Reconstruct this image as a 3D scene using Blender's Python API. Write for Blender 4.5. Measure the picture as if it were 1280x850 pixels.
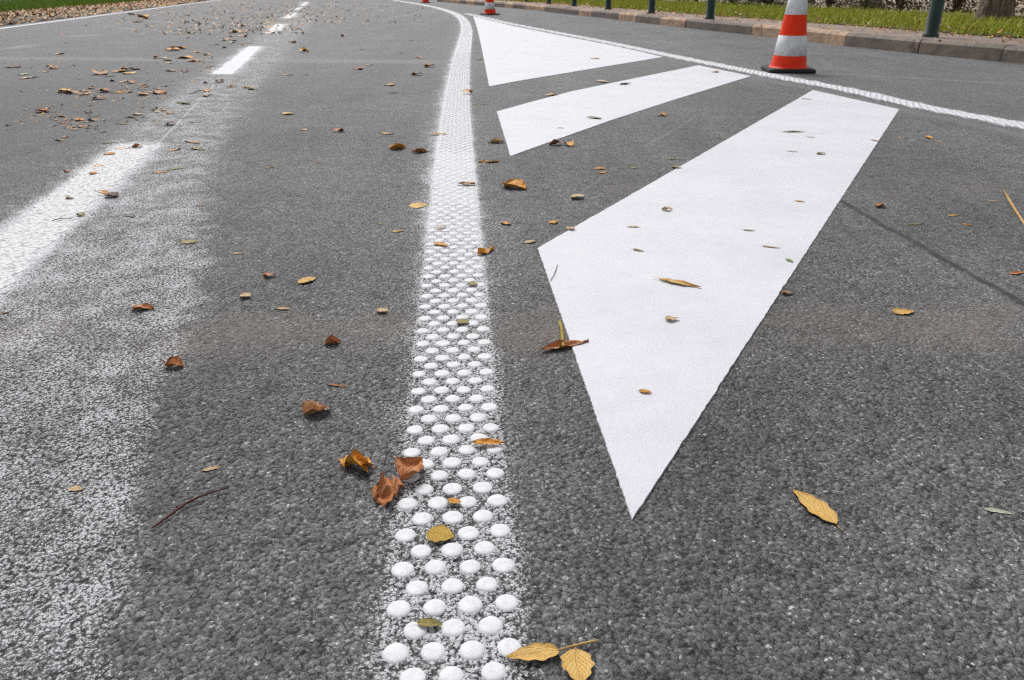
import bpy, math, random
import numpy as np
R = math.radians
random.seed(7); rng = np.random.default_rng(7)
sc = bpy.context.scene
for o in list(bpy.data.objects): bpy.data.objects.remove(o)

# ------------------------------------------------------------------ camera, sky, sun, exposure
CAM_H, PITCH, F = 0.60, R(25.0), 950.0          # focal length in pixels of a 1280 wide picture
cam_d = bpy.data.cameras.new('camera'); cam = bpy.data.objects.new('camera', cam_d)
sc.collection.objects.link(cam); sc.camera = cam
cam.location = (0, 0, CAM_H); cam.rotation_euler = (math.pi/2 - PITCH, 0, 0)
cam_d.sensor_width = 36; cam_d.lens = F/1280*36
cam_d.clip_start = 0.02; cam_d.clip_end = 2000
cam_d.dof.use_dof = True; cam_d.dof.focus_distance = 1.05; cam_d.dof.aperture_fstop = 16

SUN_EL, SUN_AZ = R(52), R(-18)                  # azimuth measured from +Y towards +X
w = bpy.data.worlds.new("World"); sc.world = w; w.use_nodes = True
wt = w.node_tree; bg = wt.nodes['Background']
sky = wt.nodes.new('ShaderNodeTexSky'); sky.sky_type = 'NISHITA'; sky.sun_disc = False
sky.sun_elevation = SUN_EL; sky.sun_rotation = SUN_AZ
sky.air_density = 1.0; sky.dust_density = 4.0; sky.ozone_density = 1.0
hs = wt.nodes.new('ShaderNodeHueSaturation'); hs.inputs['Saturation'].default_value = 0.22
wt.links.new(sky.outputs[0], hs.inputs['Color']); wt.links.new(hs.outputs[0], bg.inputs['Color'])
bg.inputs['Strength'].default_value = 0.12
sd = bpy.data.lights.new('sun', 'SUN'); sun = bpy.data.objects.new('sun', sd); sc.collection.objects.link(sun)
sd.energy = 1.4; sd.angle = R(22); sd.color = (1.0, 0.97, 0.93)
sun.rotation_euler = (math.pi/2 - SUN_EL, 0, math.pi - SUN_AZ)   # shines from +Y side towards the camera
sc.view_settings.view_transform = 'Standard'; sc.view_settings.look = 'None'
sc.view_settings.exposure = 0.10; sc.view_settings.gamma = 1.0
sc.cycles.use_denoising = False; sc.cycles.filter_width = 1.25
sc.cycles.max_bounces = 4; sc.cycles.diffuse_bounces = 3; sc.cycles.glossy_bounces = 2

# ------------------------------------------------------------------ helpers
def G(px, py, z=0.0):
    """ground point (height z) seen at a pixel of the 1280x850 photograph"""
    dx = (px-640)/F; dy = (py-425)/F
    v = (dx, math.cos(PITCH) - dy*math.sin(PITCH), -math.sin(PITCH) - dy*math.cos(PITCH))
    t = (z-CAM_H)/v[2]
    return (v[0]*t, v[1]*t)
def tag(o, label=None, cat=None, group=None, kind=None):
    for k, v in (('label', label), ('category', cat), ('group', group), ('kind', kind)):
        if v: o[k] = v
    return o
def link(o, parent=None):
    sc.collection.objects.link(o)
    if parent: o.parent = parent
    return o
def mesh(name, vs, fs, mat=None, parent=None, smooth=False):
    m = bpy.data.meshes.new(name); m.from_pydata([tuple(map(float, v)) for v in vs], [], [tuple(f) for f in fs]); m.update()
    if smooth: m.polygons.foreach_set('use_smooth', [True]*len(m.polygons))
    o = bpy.data.objects.new(name, m)
    if mat: m.materials.append(mat)
    return link(o, parent)
def empty(name, loc, rz=0):
    o = bpy.data.objects.new(name, None); o.location = loc; o.rotation_euler = (0, 0, rz); o.empty_display_size = .05
    return link(o)
def fast_mesh(name, V, T, mat, attrs=None, smooth=False):
    """numpy vertices (n,3), faces (m,k)"""
    m = bpy.data.meshes.new(name); V = np.asarray(V, np.float32); T = np.asarray(T, np.int32); k = T.shape[1]
    m.vertices.add(len(V)); m.vertices.foreach_set('co', V.ravel())
    m.loops.add(T.size); m.loops.foreach_set('vertex_index', T.ravel())
    m.polygons.add(len(T)); m.polygons.foreach_set('loop_start', np.arange(0, T.size, k, dtype=np.int32))
    m.update(calc_edges=True)
    if smooth: m.polygons.foreach_set('use_smooth', np.ones(len(T), bool))
    for n, a in (attrs or {}).items():
        at = m.attributes.new(n, 'FLOAT', 'POINT'); at.data.foreach_set('value', np.asarray(a, np.float32).ravel())
    m.materials.append(mat); o = bpy.data.objects.new(name, m); return link(o)
def resample(pts, step):
    P = np.array(pts, float)
    # Catmull-Rom densify
    Q = []; E = np.vstack([2*P[0]-P[1], P, 2*P[-1]-P[-2]])
    for i in range(1, len(E)-2):
        for t in np.linspace(0, 1, 24, endpoint=False):
            a, b, c, d = E[i-1], E[i], E[i+1], E[i+2]
            Q.append(.5*((2*b)+(-a+c)*t+(2*a-5*b+4*c-d)*t*t+(-a+3*b-3*c+d)*t**3))
    Q.append(P[-1]); Q = np.array(Q)
    s = np.r_[0, np.cumsum(np.hypot(*np.diff(Q, axis=0).T))]
    n = max(2, int(s[-1]/step)); u = np.arange(n+1)*step
    return np.c_[np.interp(u, s, Q[:, 0]), np.interp(u, s, Q[:, 1])]
def normals(L):
    t = np.gradient(L, axis=0); t /= np.linalg.norm(t, axis=1)[:, None] + 1e-9
    return np.c_[t[:, 1], -t[:, 0]]               # points to the right of travel
def dist_poly(X, Y, L):
    """distance of points to a polyline and side (+ right)"""
    best = np.full(X.shape, 1e9, np.float32); side = np.zeros(X.shape, np.float32)
    for (x0, y0), (x1, y1) in zip(L[:-1], L[1:]):
        dx, dy = x1-x0, y1-y0; l2 = dx*dx+dy*dy+1e-12
        t = np.clip(((X-x0)*dx+(Y-y0)*dy)/l2, 0, 1)
        d = np.hypot(X-x0-t*dx, Y-y0-t*dy); s = (X-x0)*dy-(Y-y0)*dx
        m = d < best; best[m] = d[m]; side[m] = np.sign(s[m])
    return best, side
def smooth01(a, b, x):
    t = np.clip((x-a)/(b-a), 0, 1); return t*t*(3-2*t)

# node shortcuts
class NT:
    def __init__(s, name, rough=.7, spec=.3, dim='3D'):
        s.dim = dim
        s.m = bpy.data.materials.new(name); s.m.use_nodes = True; s.t = s.m.node_tree
        s.b = s.t.nodes['Principled BSDF']; s.b.inputs['Roughness'].default_value = rough
        s.b.inputs['Specular IOR Level'].default_value = spec
        s.co = s.n('ShaderNodeTexCoord').outputs['Object']
    def n(s, ty, **kw):
        nd = s.t.nodes.new(ty)
        for k, v in kw.items(): setattr(nd, k, v)
        return nd
    def put(s, sock, v):
        if hasattr(v, 'is_output'): s.t.links.new(v, sock)
        elif v is not None:
            if isinstance(v, (tuple, list)) and len(v) == 3 and sock.type == 'RGBA': v = (*v, 1)
            sock.default_value = v
    def math(s, op, a, b=None, c=None, clamp=False):
        nd = s.n('ShaderNodeMath', operation=op, use_clamp=clamp)
        for i, v in enumerate((a, b, c)):
            if v is not None: s.put(nd.inputs[i], v)
        return nd.outputs[0]
    def vmath(s, op, a, b=None):
        nd = s.n('ShaderNodeVectorMath', operation=op); s.put(nd.inputs[0], a)
        if b is not None: s.put(nd.inputs[1], b)
        return nd.outputs[1] if op in ('DOT_PRODUCT', 'LENGTH', 'DISTANCE') else nd.outputs[0]
    def noise(s, scale, detail=3, rough=.55, co=None, out='Fac', dist=0):
        nd = s.n('ShaderNodeTexNoise'); s.put(nd.inputs['Vector'], co or s.co)
        nd.noise_dimensions = s.dim; nd.inputs['Scale'].default_value = scale; nd.inputs['Detail'].default_value = detail
        nd.inputs['Roughness'].default_value = rough; nd.inputs['Distortion'].default_value = dist
        return nd.outputs[out]
    def voro(s, scale, feature='F1', co=None, out='Distance', smooth=None):
        nd = s.n('ShaderNodeTexVoronoi', feature=feature); s.put(nd.inputs['Vector'], co or s.co)
        nd.voronoi_dimensions = s.dim; nd.inputs['Scale'].default_value = scale
        if smooth is not None: nd.inputs['Smoothness'].default_value = smooth
        return nd.outputs[out]
    def ramp(s, v, *st, interp='LINEAR'):
        nd = s.n('ShaderNodeValToRGB'); s.put(nd.inputs[0], v); cr = nd.color_ramp; cr.interpolation = interp
        while len(cr.elements) < len(st): cr.elements.new(1)
        for e, (p, c) in zip(cr.elements, st):
            e.position = p; e.color = (*c, 1) if isinstance(c, (tuple, list)) else (c, c, c, 1)
        return nd.outputs[0]
    def mr(s, v, a, b, c=0., d=1., smooth=False):
        nd = s.n('ShaderNodeMapRange', interpolation_type='SMOOTHSTEP' if smooth else 'LINEAR')
        for i, x in enumerate((v, a, b, c, d)): s.put(nd.inputs[i], x)
        return nd.outputs[0]
    def mix(s, f, a, b, bt='MIX'):
        nd = s.n('ShaderNodeMix', data_type='RGBA', blend_type=bt); nd.clamp_factor = True
        s.put(nd.inputs[0], f); s.put(nd.inputs[6], a); s.put(nd.inputs[7], b); return nd.outputs[2]
    def attr(s, name):
        return s.n('ShaderNodeAttribute', attribute_name=name).outputs['Fac']
    def bump(s, h, dist, strength=1, normal=None):
        nd = s.n('ShaderNodeBump'); s.put(nd.inputs['Height'], h); nd.inputs['Distance'].default_value = dist
        nd.inputs['Strength'].default_value = strength
        if normal: s.put(nd.inputs['Normal'], normal)
        s.put(s.b.inputs['Normal'], nd.outputs[0]); return nd.outputs[0]
    def col(s, c): s.put(s.b.inputs['Base Color'], c)
    def rough(s, c): s.put(s.b.inputs['Roughness'], c)
    def seg(s, a, b, w, soft, wob=.0):
        """mask of a streak between two ground points"""
        a = np.array(a); b = np.array(b); L = np.linalg.norm(b-a); t = (b-a)/L; n = (-t[1], t[0])
        p = s.vmath('SUBTRACT', s.co, (a[0], a[1], 0))
        if wob: 
            q = s.noise(3, 2, co=p, out='Color'); q = s.vmath('SUBTRACT', q, (.5, .5, .5)); 
            sc_ = s.n('ShaderNodeVectorMath', operation='SCALE'); s.put(sc_.inputs[0], q); sc_.inputs['Scale'].default_value = wob
            p = s.vmath('ADD', p, sc_.outputs[0])
        u = s.vmath('DOT_PRODUCT', p, (t[0], t[1], 0)); v = s.math('ABSOLUTE', s.vmath('DOT_PRODUCT', p, (n[0], n[1], 0)))
        m = s.mr(v, w, w+soft, 1, 0, True)
        m = s.math('MULTIPLY', m, s.mr(u, -soft, soft, 0, 1)); return s.math('MULTIPLY', m, s.mr(u, L-soft*3, L+soft, 1, 0))

# ------------------------------------------------------------------ the marking lines, as ground curves
DOT_LINE = resample([G(566, 1040), G(566, 850), G(566, 600), G(566.5, 400), G(567.5, 250), G(568.5, 170), G(571, 120),
                     G(576.5, 75), G(581.5, 50), G(583, 36), G(578.5, 24), G(566, 15.8), G(545, 9.5), G(520, 4.5), G(492, 0.2)], .03)
EDGE_LINE = resample([G(1600, 233), G(1420, 189), G(1280, 157), G(1160, 134.5), G(1060, 112.3), G(960, 93.3), G(890, 79.6), G(840, 69.8), G(765, 54),
                      G(700, 41.5), G(640, 30), G(610, 23), G(583, 17)], .03)
LEFT_EDGE = resample([G(-700, 128), G(-300, 76), G(0, 36), G(130, 19), G(260, 2), G(330, -7)], .5)
DASH_A, DASH_B = np.array(G(-400, 680)), np.array(G(380, 4))
PATCH = [[(-330, 560), (-330, 700), (0, 362), (196, 181), (150, 181), (0, 294)],
         [(265, 93), (291, 93), (327, 58), (311, 58)],
         [(331, 41.5), (345.5, 41.5), (357.5, 30), (346, 30)],
         [(353, 23), (363, 23), (371, 16), (363.5, 16)],
         [(366.5, 12.7), (373, 12.7), (379, 9), (373.5, 9)],
         [(375, 7.2), (380.5, 7.2), (386, 2.5), (381, 2.5)]]
WORN_EDGE = resample([G(120, 1000), G(145, 850), G(165, 720), G(190, 600), G(222, 480), G(252, 400), G(285, 280), G(303, 200), G(330, 130), G(352, 100), G(372, 70), G(388, 40)], .05)
BRK = [(672, 311), (790, 651), (1124, 137), (1016, 113)]
MID = [(621, 140), (638, 196), (700, 173.5), (765, 150.5), (840, 126), (939, 95.5), (873, 82), (790, 99), (715, 114.5), (660, 129)]
FAR = [(591.5, 20.5), (596, 34), (601, 55), (606, 80), (611.5, 108.5), (648, 101.5), (829, 71.5), (765, 57), (700, 44.5), (640, 32.5), (610, 25)]
KERB_PX = [(1560, 108), (1420, 95), (1280, 80), (1210, 73.5), (1160, 68.5), (1120, 64.5), (1060, 58), (1010, 51.5), (960, 46), (890, 38.5),
           (855, 34.5), (815, 30), (777, 25.5), (750, 22), (702, 17), (665, 12.5), (625, 9), (585, 5.5), (545, 2)]
KERB = resample([G(*p) for p in KERB_PX], .1)

# ------------------------------------------------------------------ materials
# asphalt: one height function drives relief, paint pick-up and colour
A = NT('asphalt', .72, .35, '2D')
wob = A.noise(90, 2, co=A.co, out='Color'); wv = A.n('ShaderNodeVectorMath', operation='SCALE'); A.put(wv.inputs[0], wob); wv.inputs['Scale'].default_value = .008
cow = A.vmath('ADD', A.co, wv.outputs[0])
v1 = A.voro(175, 'SMOOTH_F1', cow, smooth=.35); v2 = A.voro(370, 'F1', cow)
vc = A.voro(175, 'F1', cow, 'Color'); vc2 = A.voro(370, 'F1', cow, 'Color')
big = A.noise(55, 5, .62)
h1 = A.mr(v1, .18, .75, 1, 0, True); h2 = A.mr(v2, .1, .7, 1, 0, True)
fine = A.noise(620, 3, .65)
H = A.math('ADD', A.math('MULTIPLY', h1, .42), A.math('MULTIPLY', h2, .24))
H = A.math('ADD', H, A.math('MULTIPLY', big, .50)); H = A.math('ADD', H, A.math('MULTIPLY', A.math('SUBTRACT', fine, .2), .34))     # about .3 .. 1.1
sep = A.n('ShaderNodeSeparateColor'); A.put(sep.inputs[0], vc); sep2 = A.n('ShaderNodeSeparateColor'); A.put(sep2.inputs[0], vc2)
stone = A.ramp(sep.outputs[0], (0, (.110, .111, .115)), (.55, (.152, .153, .158)), (.85, (.19, .19, .19)), (1, (.28, .278, .27)))
stone2 = A.ramp(sep2.outputs[1], (0, .72), (.7, 1.0), (.9, 1.25), (.965, 1.5), (1, 3.2))  # random grain tone; the brightest few are painted glints of light
c = A.mix(1, stone, stone2, 'MULTIPLY')
edge = A.voro(175, 'DISTANCE_TO_EDGE', cow); gap = A.mr(edge, .0, .16, 0, 1, True)
crev = A.math('MULTIPLY', A.mr(H, .42, .64, .38, 1, True), A.mr(gap, 0, 1, .78, 1))
clump = A.noise(26, 4, .7); crev = A.math('MULTIPLY', crev, A.mr(clump, .34, .46, .62, 1, True))
c = A.mix(1, c, A.ramp(crev, (0, 0), (1, 1)), 'MULTIPLY')
patch = A.ramp(A.noise(1.3, 5, .6), (.3, .82), (.7, 1.18)); c = A.mix(1, c, patch, 'MULTIPLY')
streaky = A.ramp(A.noise(7, 6, .7), (.3, .86), (.7, 1.14)); c = A.mix(1, c, streaky, 'MULTIPLY')
mpp = A.n('ShaderNodeMapping'); A.put(mpp.inputs[0], A.co); mpp.inputs['Scale'].default_value = (2.2, .14, 1); mpp.inputs['Rotation'].default_value = (0, 0, .10)
c = A.mix(1, c, A.ramp(A.noise(1, 5, .6, co=mpp.outputs[0]), (.3, .84), (.7, 1.16)), 'MULTIPLY')
c = A.mix(A.math('MULTIPLY', A.attr('left_lane'), .5), c, (.085, .086, .092))
c = A.mix(A.math('MULTIPLY', A.math('MULTIPLY', A.attr('dust'), A.mr(A.noise(5, 4), .3, .7)), .7), c, (.215, .185, .16))
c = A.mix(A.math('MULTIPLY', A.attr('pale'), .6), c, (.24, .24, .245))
# tyre streak, seam of the surfacing, scratches
c = A.mix(A.math('MULTIPLY', A.seg(G(1048, 250), G(1300, 392), .004, .013, .045), A.mr(A.noise(18, 4, .7), .3, .6, .55, 1)), c, (.035, .035, .038))
seam = A.seg(G(-300, 70), G(610, 78), .05, .22, .1)
c = A.mix(A.math('MULTIPLY', seam, .42), c, (.30, .295, .28))
seam2 = A.seg(G(960, 88), G(1500, 117), .02, .10, .12)
c = A.mix(A.math('MULTIPLY', seam2, .35), c, (.26, .255, .25))
for a_, b_, w_, f_ in (((806, 183), (874, 143), .002, .32), ((712, 252), (770, 208), .0015, .22)):
    c = A.mix(A.math('MULTIPLY', A.seg(G(*a_), G(*b_), w_, .006, .02), f_), c, (.34, .32, .29))
for (q0, q1, w0, f0) in (((10, 61), (50, 55), .05, .35), ((85, 46), (118, 43), .05, .4), ((150, 36), (176, 34), .06, .4), ((205, 29), (225, 27), .06, .35)):
    c = A.mix(A.math('MULTIPLY', A.seg(G(*q0), G(*q1), w0, .12, .1), f0), c, (.42, .42, .43))
# white paint lying on the stone tops
pow_ = A.noise(330, 3, .7); pow_ = A.mr(pow_, .25, .75, 0, 1)
pn = A.math('ADD', A.math('MULTIPLY', H, .50), A.math('MULTIPLY', pow_, .50))
pn = A.math('ADD', pn, A.mr(A.noise(9, 6, .75), .3, .7, -.12, .12))
thr = A.mr(A.attr('spray'), 0, 1, .93, .26)
pm = A.mr(A.math('SUBTRACT', pn, thr), -.07, .08, 0, 1, True)
pm = A.math('MULTIPLY', pm, A.mr(A.attr('spray'), 0.0, .06))
pm = A.math('MULTIPLY', pm, A.mr(A.attr('spray'), 0.0, 1, .62, 1))
c = A.mix(pm, c, A.mix(A.mr(A.math('SUBTRACT', pn, thr), 0, .12, 0, 1), (.45, .45, .47), (.76, .77, .80)))
# thread of paint left by the marking string
thr_l = A.seg(G(196, 181), G(268, 106), .001, .007); c = A.mix(A.math('MULTIPLY', thr_l, .55), c, (.7, .7, .7))
A.col(c); A.rough(A.mr(H, .4, .9, .85, .62))
A.bump(H, .0025, .8)
dn = A.n('ShaderNodeDisplacement'); dn.inputs['Midlevel'].default_value = 1.0
A.put(dn.inputs['Height'], H); A.put(dn.inputs['Scale'], A.math('MULTIPLY', A.attr('relief'), .0030))
A.t.links.new(dn.outputs[0], A.t.nodes['Material Output'].inputs['Displacement'])
A.m.displacement_method = 'DISPLACEMENT'
asphalt = A.m

# thick smooth white marking compound
W = NT('white_marking', .55, .35, '2D')
n1 = W.noise(2.2, 5, .6); n2 = W.noise(14, 4, .6); grit = W.voro(420, 'F1')
wc = W.ramp(n1, (.3, (.67, .68, .735)), (.55, (.72, .73, .785)), (.75, (.69, .70, .76)))
wc = W.mix(.16, wc, W.ramp(n2, (.35, (.66, .665, .68)), (.6, (.82, .82, .83))))
spk = W.noise(75, 4, .7); wc = W.mix(W.mr(spk, .66, .74, 0, .35), wc, (.42, .41, .40))
wc = W.mix(W.mr(W.noise(230, 2, .6), .70, .76, 0, .5), wc, (.33, .33, .32))
scr = W.n('ShaderNodeMapping'); W.put(scr.inputs[0], W.co); scr.inputs['Scale'].default_value = (3, 26, 1); scr.inputs['Rotation'].default_value = (0, 0, .6)
wc = W.mix(W.mr(W.noise(3, 4, .7, co=scr.outputs[0]), .62, .72, 0, .22), wc, (.50, .50, .51))
W.col(wc); W.bump(W.math('ADD', W.math('MULTIPLY', W.noise(160, 4, .65), 1.0), W.math('ADD', W.math('MULTIPLY', W.noise(9, 2), 2.2), W.math('MULTIPLY', W.math('SINE', W.math('MULTIPLY', W.vmath('DOT_PRODUCT', W.co, (.25, 1, 0)), 13.)), 5.5))), .0018, .38)
white = W.m
WD = NT('white_dot_plastic', .5, .4)
WD.col(WD.mix(WD.mr(WD.noise(240, 3, .7), .60, .72, 0, .5), WD.ramp(WD.noise(60, 4, .65), (.3, (.64, .65, .68)), (.55, (.77, .78, .81)), (.8, (.81, .82, .85))), (.42, .42, .43)))
WD.bump(WD.noise(260, 3, .6), .0012, .5); whited = WD.m
WR = NT('white_ribbed_paint', .6, .3, '2D')
rb = WR.voro(85, 'SMOOTH_F1', smooth=.5); rn = WR.noise(120, 3, .6)
wc = WR.mix(WR.mr(rb, .35, .7, 0, .8), (.80, .805, .82), (.42, .42, .43))
wc = WR.mix(WR.mr(WR.noise(30, 5, .7), .58, .70, 0, .75), wc, (.17, .17, .17))
WR.col(wc); WR.bump(WR.math('SUBTRACT', rn, rb), .004, .8); ribbed = WR.m

def plain(name, cols, scale, rough=.75, bump=.002, bscale=None, spec=.3):
    k = NT(name, rough, spec); n = len(cols)
    k.col(k.ramp(k.noise(scale, 5, .65), *[(.28+.44*i/max(1, n-1), c_) for i, c_ in enumerate(cols)]))
    if bump: k.bump(k.noise(bscale or scale*4, 4, .65), bump, .7)
    return k.m
stone_mats = [plain('kerb_stone_a', [(.11, .09, .08), (.30, .24, .20), (.18, .15, .13), (.34, .27, .22)], 3.5, bump=.006),
              plain('kerb_stone_sunlit', [(.30, .19, .13), (.66, .45, .30), (.36, .25, .18), (.60, .42, .29)], 7, bump=.006),  # sunlit patches of the kerb, put into the stone colour
              plain('kerb_stone_c', [(.10, .085, .08), (.26, .215, .19), (.15, .13, .12)], 4, bump=.006)]
pave_m = plain('dusty_pavement', [(.15, .11, .095), (.36, .28, .23), (.24, .18, .155)], 3, bump=.004, bscale=60)
verge_m = plain('verge_soil', [(.05, .04, .025), (.10, .08, .045), (.06, .075, .03)], 4, bump=.01, bscale=40)
grassy_m = plain('turf_soil', [(.04, .06, .02), (.09, .10, .03), (.05, .07, .02)], 3, bump=.01, bscale=40)
sand_m = plain('pale_dry_ground', [(.16, .11, .07), (.60, .50, .38), (.30, .20, .13), (.55, .42, .30)], 1.6, bump=.01, bscale=20)
bark_k = NT('tree_bark', .9, .15); mp = bark_k.n('ShaderNodeMapping'); bark_k.put(mp.inputs[0], bark_k.co); mp.inputs['Scale'].default_value = (1, 1, .12)
bn = bark_k.noise(22, 5, .65, co=mp.outputs[0]); bark_k.col(bark_k.ramp(bn, (.35, (.05, .035, .028)), (.5, (.20, .155, .125)), (.7, (.33, .27, .225))))
bark_k.bump(bn, .05, 1); bark = bark_k.m
twig_m = plain('shrub_wood', [(.035, .022, .015), (.08, .055, .04)], 30)
post_k = NT('green_post_paint', .38, .5)
post_k.col(post_k.ramp(post_k.noise(8, 4), (.35, (.008, .032, .022)), (.7, (.014, .052, .036)))); post_k.bump(post_k.noise(60, 3), .001, .4); post_m = post_k.m
def leafy(name, c1, c2, c3):
    k = NT(name, .6, .25); oi = k.n('ShaderNodeObjectInfo').outputs['Random']
    k.col(k.mix(.6, k.ramp(k.noise(7, 3, .6), (.35, c1), (.5, c2), (.68, c3)), k.ramp(k.noise(60, 2), (.35, c1), (.65, c3))))
    k.put(k.b.inputs['Subsurface Weight'], 0.0); return k.m
grass_m = leafy('sunlit_grass_blades', (.18, .26, .02), (.50, .58, .05), (.78, .74, .14))  # sunlit warmth is part of this yellow-green blade colour
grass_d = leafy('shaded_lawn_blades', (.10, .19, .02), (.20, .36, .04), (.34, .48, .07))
shrub_mats = [leafy('shrub_leaves_a', (.02, .035, .012), (.05, .075, .02), (.12, .14, .04)),
              leafy('shrub_leaves_b', (.04, .03, .012), (.09, .065, .025), (.18, .13, .05))]
crown_m = leafy('crown_leaves', (.03, .05, .015), (.08, .10, .025), (.2, .16, .04))
cone_r = NT('cone_red_rubber', .5, .25); cone_r.col(cone_r.ramp(cone_r.noise(14, 4), (.3, (.90, .032, .004)), (.7, (1.0, .055, .006)))); cone_r.bump(cone_r.noise(50, 3), .001, .3)
cone_w = NT('cone_white_sleeve', .4, .5); cone_w.col(cone_w.ramp(cone_w.noise(16, 5, .7), (.3, (.62, .63, .63)), (.55, (.80, .82, .82)))); 
hx = cone_w.voro(160, 'F1'); cone_w.bump(hx, .001, .3)
cone_b = plain('cone_black_foot', [(.012, .012, .013), (.03, .03, .03)], 20, .6)

# leaf materials: midrib and side veins from the leaf's own coordinates
def leaf_mat(name, c1, c2, c3, vein, spot=(.10, .04, .015), spots=.5):
    k = NT(name, .50, .35)
    uv = k.n('ShaderNodeUVMap').outputs[0]; sx = k.n('ShaderNodeSeparateXYZ'); k.put(sx.inputs[0], uv); u, v = sx.outputs[0], sx.outputs[1]
    av = k.math('ABSOLUTE', k.math('SUBTRACT', v, .5))
    oi = k.n('ShaderNodeObjectInfo').outputs['Random']
    off = k.n('ShaderNodeCombineXYZ'); k.put(off.inputs[0], k.math('MULTIPLY', oi, 37.)); co = k.vmath('ADD', uv, off.outputs[0])
    base = k.ramp(k.noise(2.6, 5, .65, co=co), (.30, c1), (.50, c2), (.72, c3))
    base = k.mix(k.math('MULTIPLY', k.mr(k.noise(4.5, 4, .7, co=co), .56, .66, 0, 1, True), spots), base, spot)
    base = k.mix(k.math('MULTIPLY', k.mr(av, .34, .5, 0, 1, True), .35), base, spot)
    mid = k.mr(av, .012, .035, 1, 0); ph = k.math('SUBTRACT', k.math('MULTIPLY', u, 46.), k.math('MULTIPLY', av, 44.))
    side = k.mr(k.math('SINE', ph), .86, .99); vn = k.math('MAXIMUM', mid, k.math('MULTIPLY', side, .6))
    base = k.mix(k.math('MULTIPLY', vn, .55), base, vein)
    k.col(base); hgt = k.math('ADD', k.math('MULTIPLY', vn, -.8), k.noise(9, 4, .6, co=co)); k.bump(hgt, .0012, .9)
    k.rough(k.mr(k.noise(12, 3, co=co), .3, .7, .38, .62))
    return k.m
LM = {
 'yellow': leaf_mat('leaf_yellow', (.62, .36, .07), (.72, .44, .11), (.80, .55, .20), (.80, .58, .26), (.33, .12, .02), .25),
 'orange': leaf_mat('leaf_orange', (.58, .24, .03), (.78, .34, .04), (.86, .48, .09), (.62, .34, .10), (.12, .03, .01), .6),
 'brown': leaf_mat('leaf_brown', (.22, .09, .035), (.50, .24, .10), (.66, .38, .18), (.42, .22, .10), (.05, .018, .01), .6),
 'rust': leaf_mat('leaf_rust', (.34, .10, .035), (.56, .22, .08), (.70, .36, .16), (.45, .18, .08), (.07, .02, .01), .5),
 'tan': leaf_mat('leaf_tan', (.52, .34, .17), (.68, .48, .27), (.76, .58, .37), (.66, .50, .30), (.20, .09, .04), .45),
 'olive': leaf_mat('leaf_olive', (.20, .16, .03), (.32, .26, .06), (.38, .33, .12), (.46, .40, .18), (.12, .07, .02), .4),
 'green': leaf_mat('leaf_green', (.14, .22, .05), (.24, .32, .10), (.34, .40, .16), (.46, .50, .28), (.16, .12, .03), .3),
 'pale': leaf_mat('leaf_pale', (.48, .50, .36), (.58, .60, .44), (.66, .66, .52), (.70, .70, .56), (.3, .28, .16), .2),
 'dark': leaf_mat('leaf_dark', (.05, .028, .018), (.12, .06, .035), (.24, .13, .07), (.12, .07, .05), (.02, .01, .008), .5),
 'mustard': leaf_mat('leaf_mustard', (.36, .20, .008), (.50, .29, .012), (.55, .36, .03), (.52, .36, .06), (.16, .06, .01), .4)}
ALLM = list(LM)

# ------------------------------------------------------------------ ground and road
def graded(lo, hi, a, b, step, g, cap):
    xs = list(np.arange(a, b, step)); x, s = xs[-1], step
    while x < hi: s = min(s*g, cap); x += s; xs.append(x)
    x, s = xs[0], step; left = []
    while x > lo: s = min(s*g, cap); x -= s; left.append(x)
    return np.array(left[::-1]+xs, np.float32)
xs = graded(-90, 90, -.84, .84, .003, 1.035, 8); ys = graded(-6, 170, .44, 1.55, .003, 1.035, 8)
X, Y = np.meshgrid(xs, ys); nx, ny = len(xs), len(ys)
def poly_in(X, Y, poly):
    ins = np.zeros(X.shape, bool); n = len(poly)
    for i in range(n):
        x0, y0 = poly[i]; x1, y1 = poly[(i+1) % n]
        if y0 == y1: continue
        c_ = ((y0 > Y) != (y1 > Y)) & (X < (x1-x0)*(Y-y0)/(y1-y0)+x0); ins ^= c_
    return ins
sub = DOT_LINE[::6] if len(DOT_LINE) < 800 else DOT_LINE[::8]
dl, sl = dist_poly(X, Y, np.vstack([sub, DOT_LINE[-1]]))
cover = .47 + .45*smooth01(.9, 3.0, Y)
spray = np.where(dl < .074, cover, cover*.74*np.exp(-(dl-.074)/np.where(sl < 0, .048+.012*smooth01(1, 3, Y), .022)))
de, _ = dist_poly(X, Y, EDGE_LINE[::10])
spray = np.maximum(spray, np.where(de < .07, .9, .3*np.exp(-(de-.07)/.03)))
# worn paint film on the left of a ragged boundary
dw, sw = dist_poly(X, Y, WORN_EDGE); inside = (sw < 0)
lane, sd_ = dist_poly(X, Y, np.array([DASH_A, DASH_B]))
sgn = dw*np.where(inside, 1, -1) + .022*np.sin(Y*23+X*31)*np.sin(Y*9.1+1)+.015*np.sin(Y*57-X*40)*np.sin(X*35+2)
worn = smooth01(-.02-.05*smooth01(1, 3, Y), .03+.16*smooth01(1, 3, Y), sgn)*(.405+.05*smooth01(.8, 1.8, Y)-.06*smooth01(2.4, 7, Y))
worn *= np.where(sd_ < 0, np.exp(-np.clip(lane-.12, 0, 9)/.10), 1)
worn *= smooth01(30, 10, Y)
spray = np.maximum(spray, worn)
dp = np.full(X.shape, 9., np.float32)
for P in PATCH:
    g = [G(*q) for q in P]; d_, _ = dist_poly(X, Y, np.array(g+[g[0]])); d_[poly_in(X, Y, g)] = 0; dp = np.minimum(dp, d_)
spray = np.maximum(spray, .9*np.exp(-dp/np.where(Y < 3.4, .06, .03))*np.where(Y > 0, 1, 0))
dust = np.exp(-((Y-(1.33+.03*X))/.11)**2)*.95 + .30*np.exp(-((Y-2.45)/.25)**2)*(X > .3)
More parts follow.
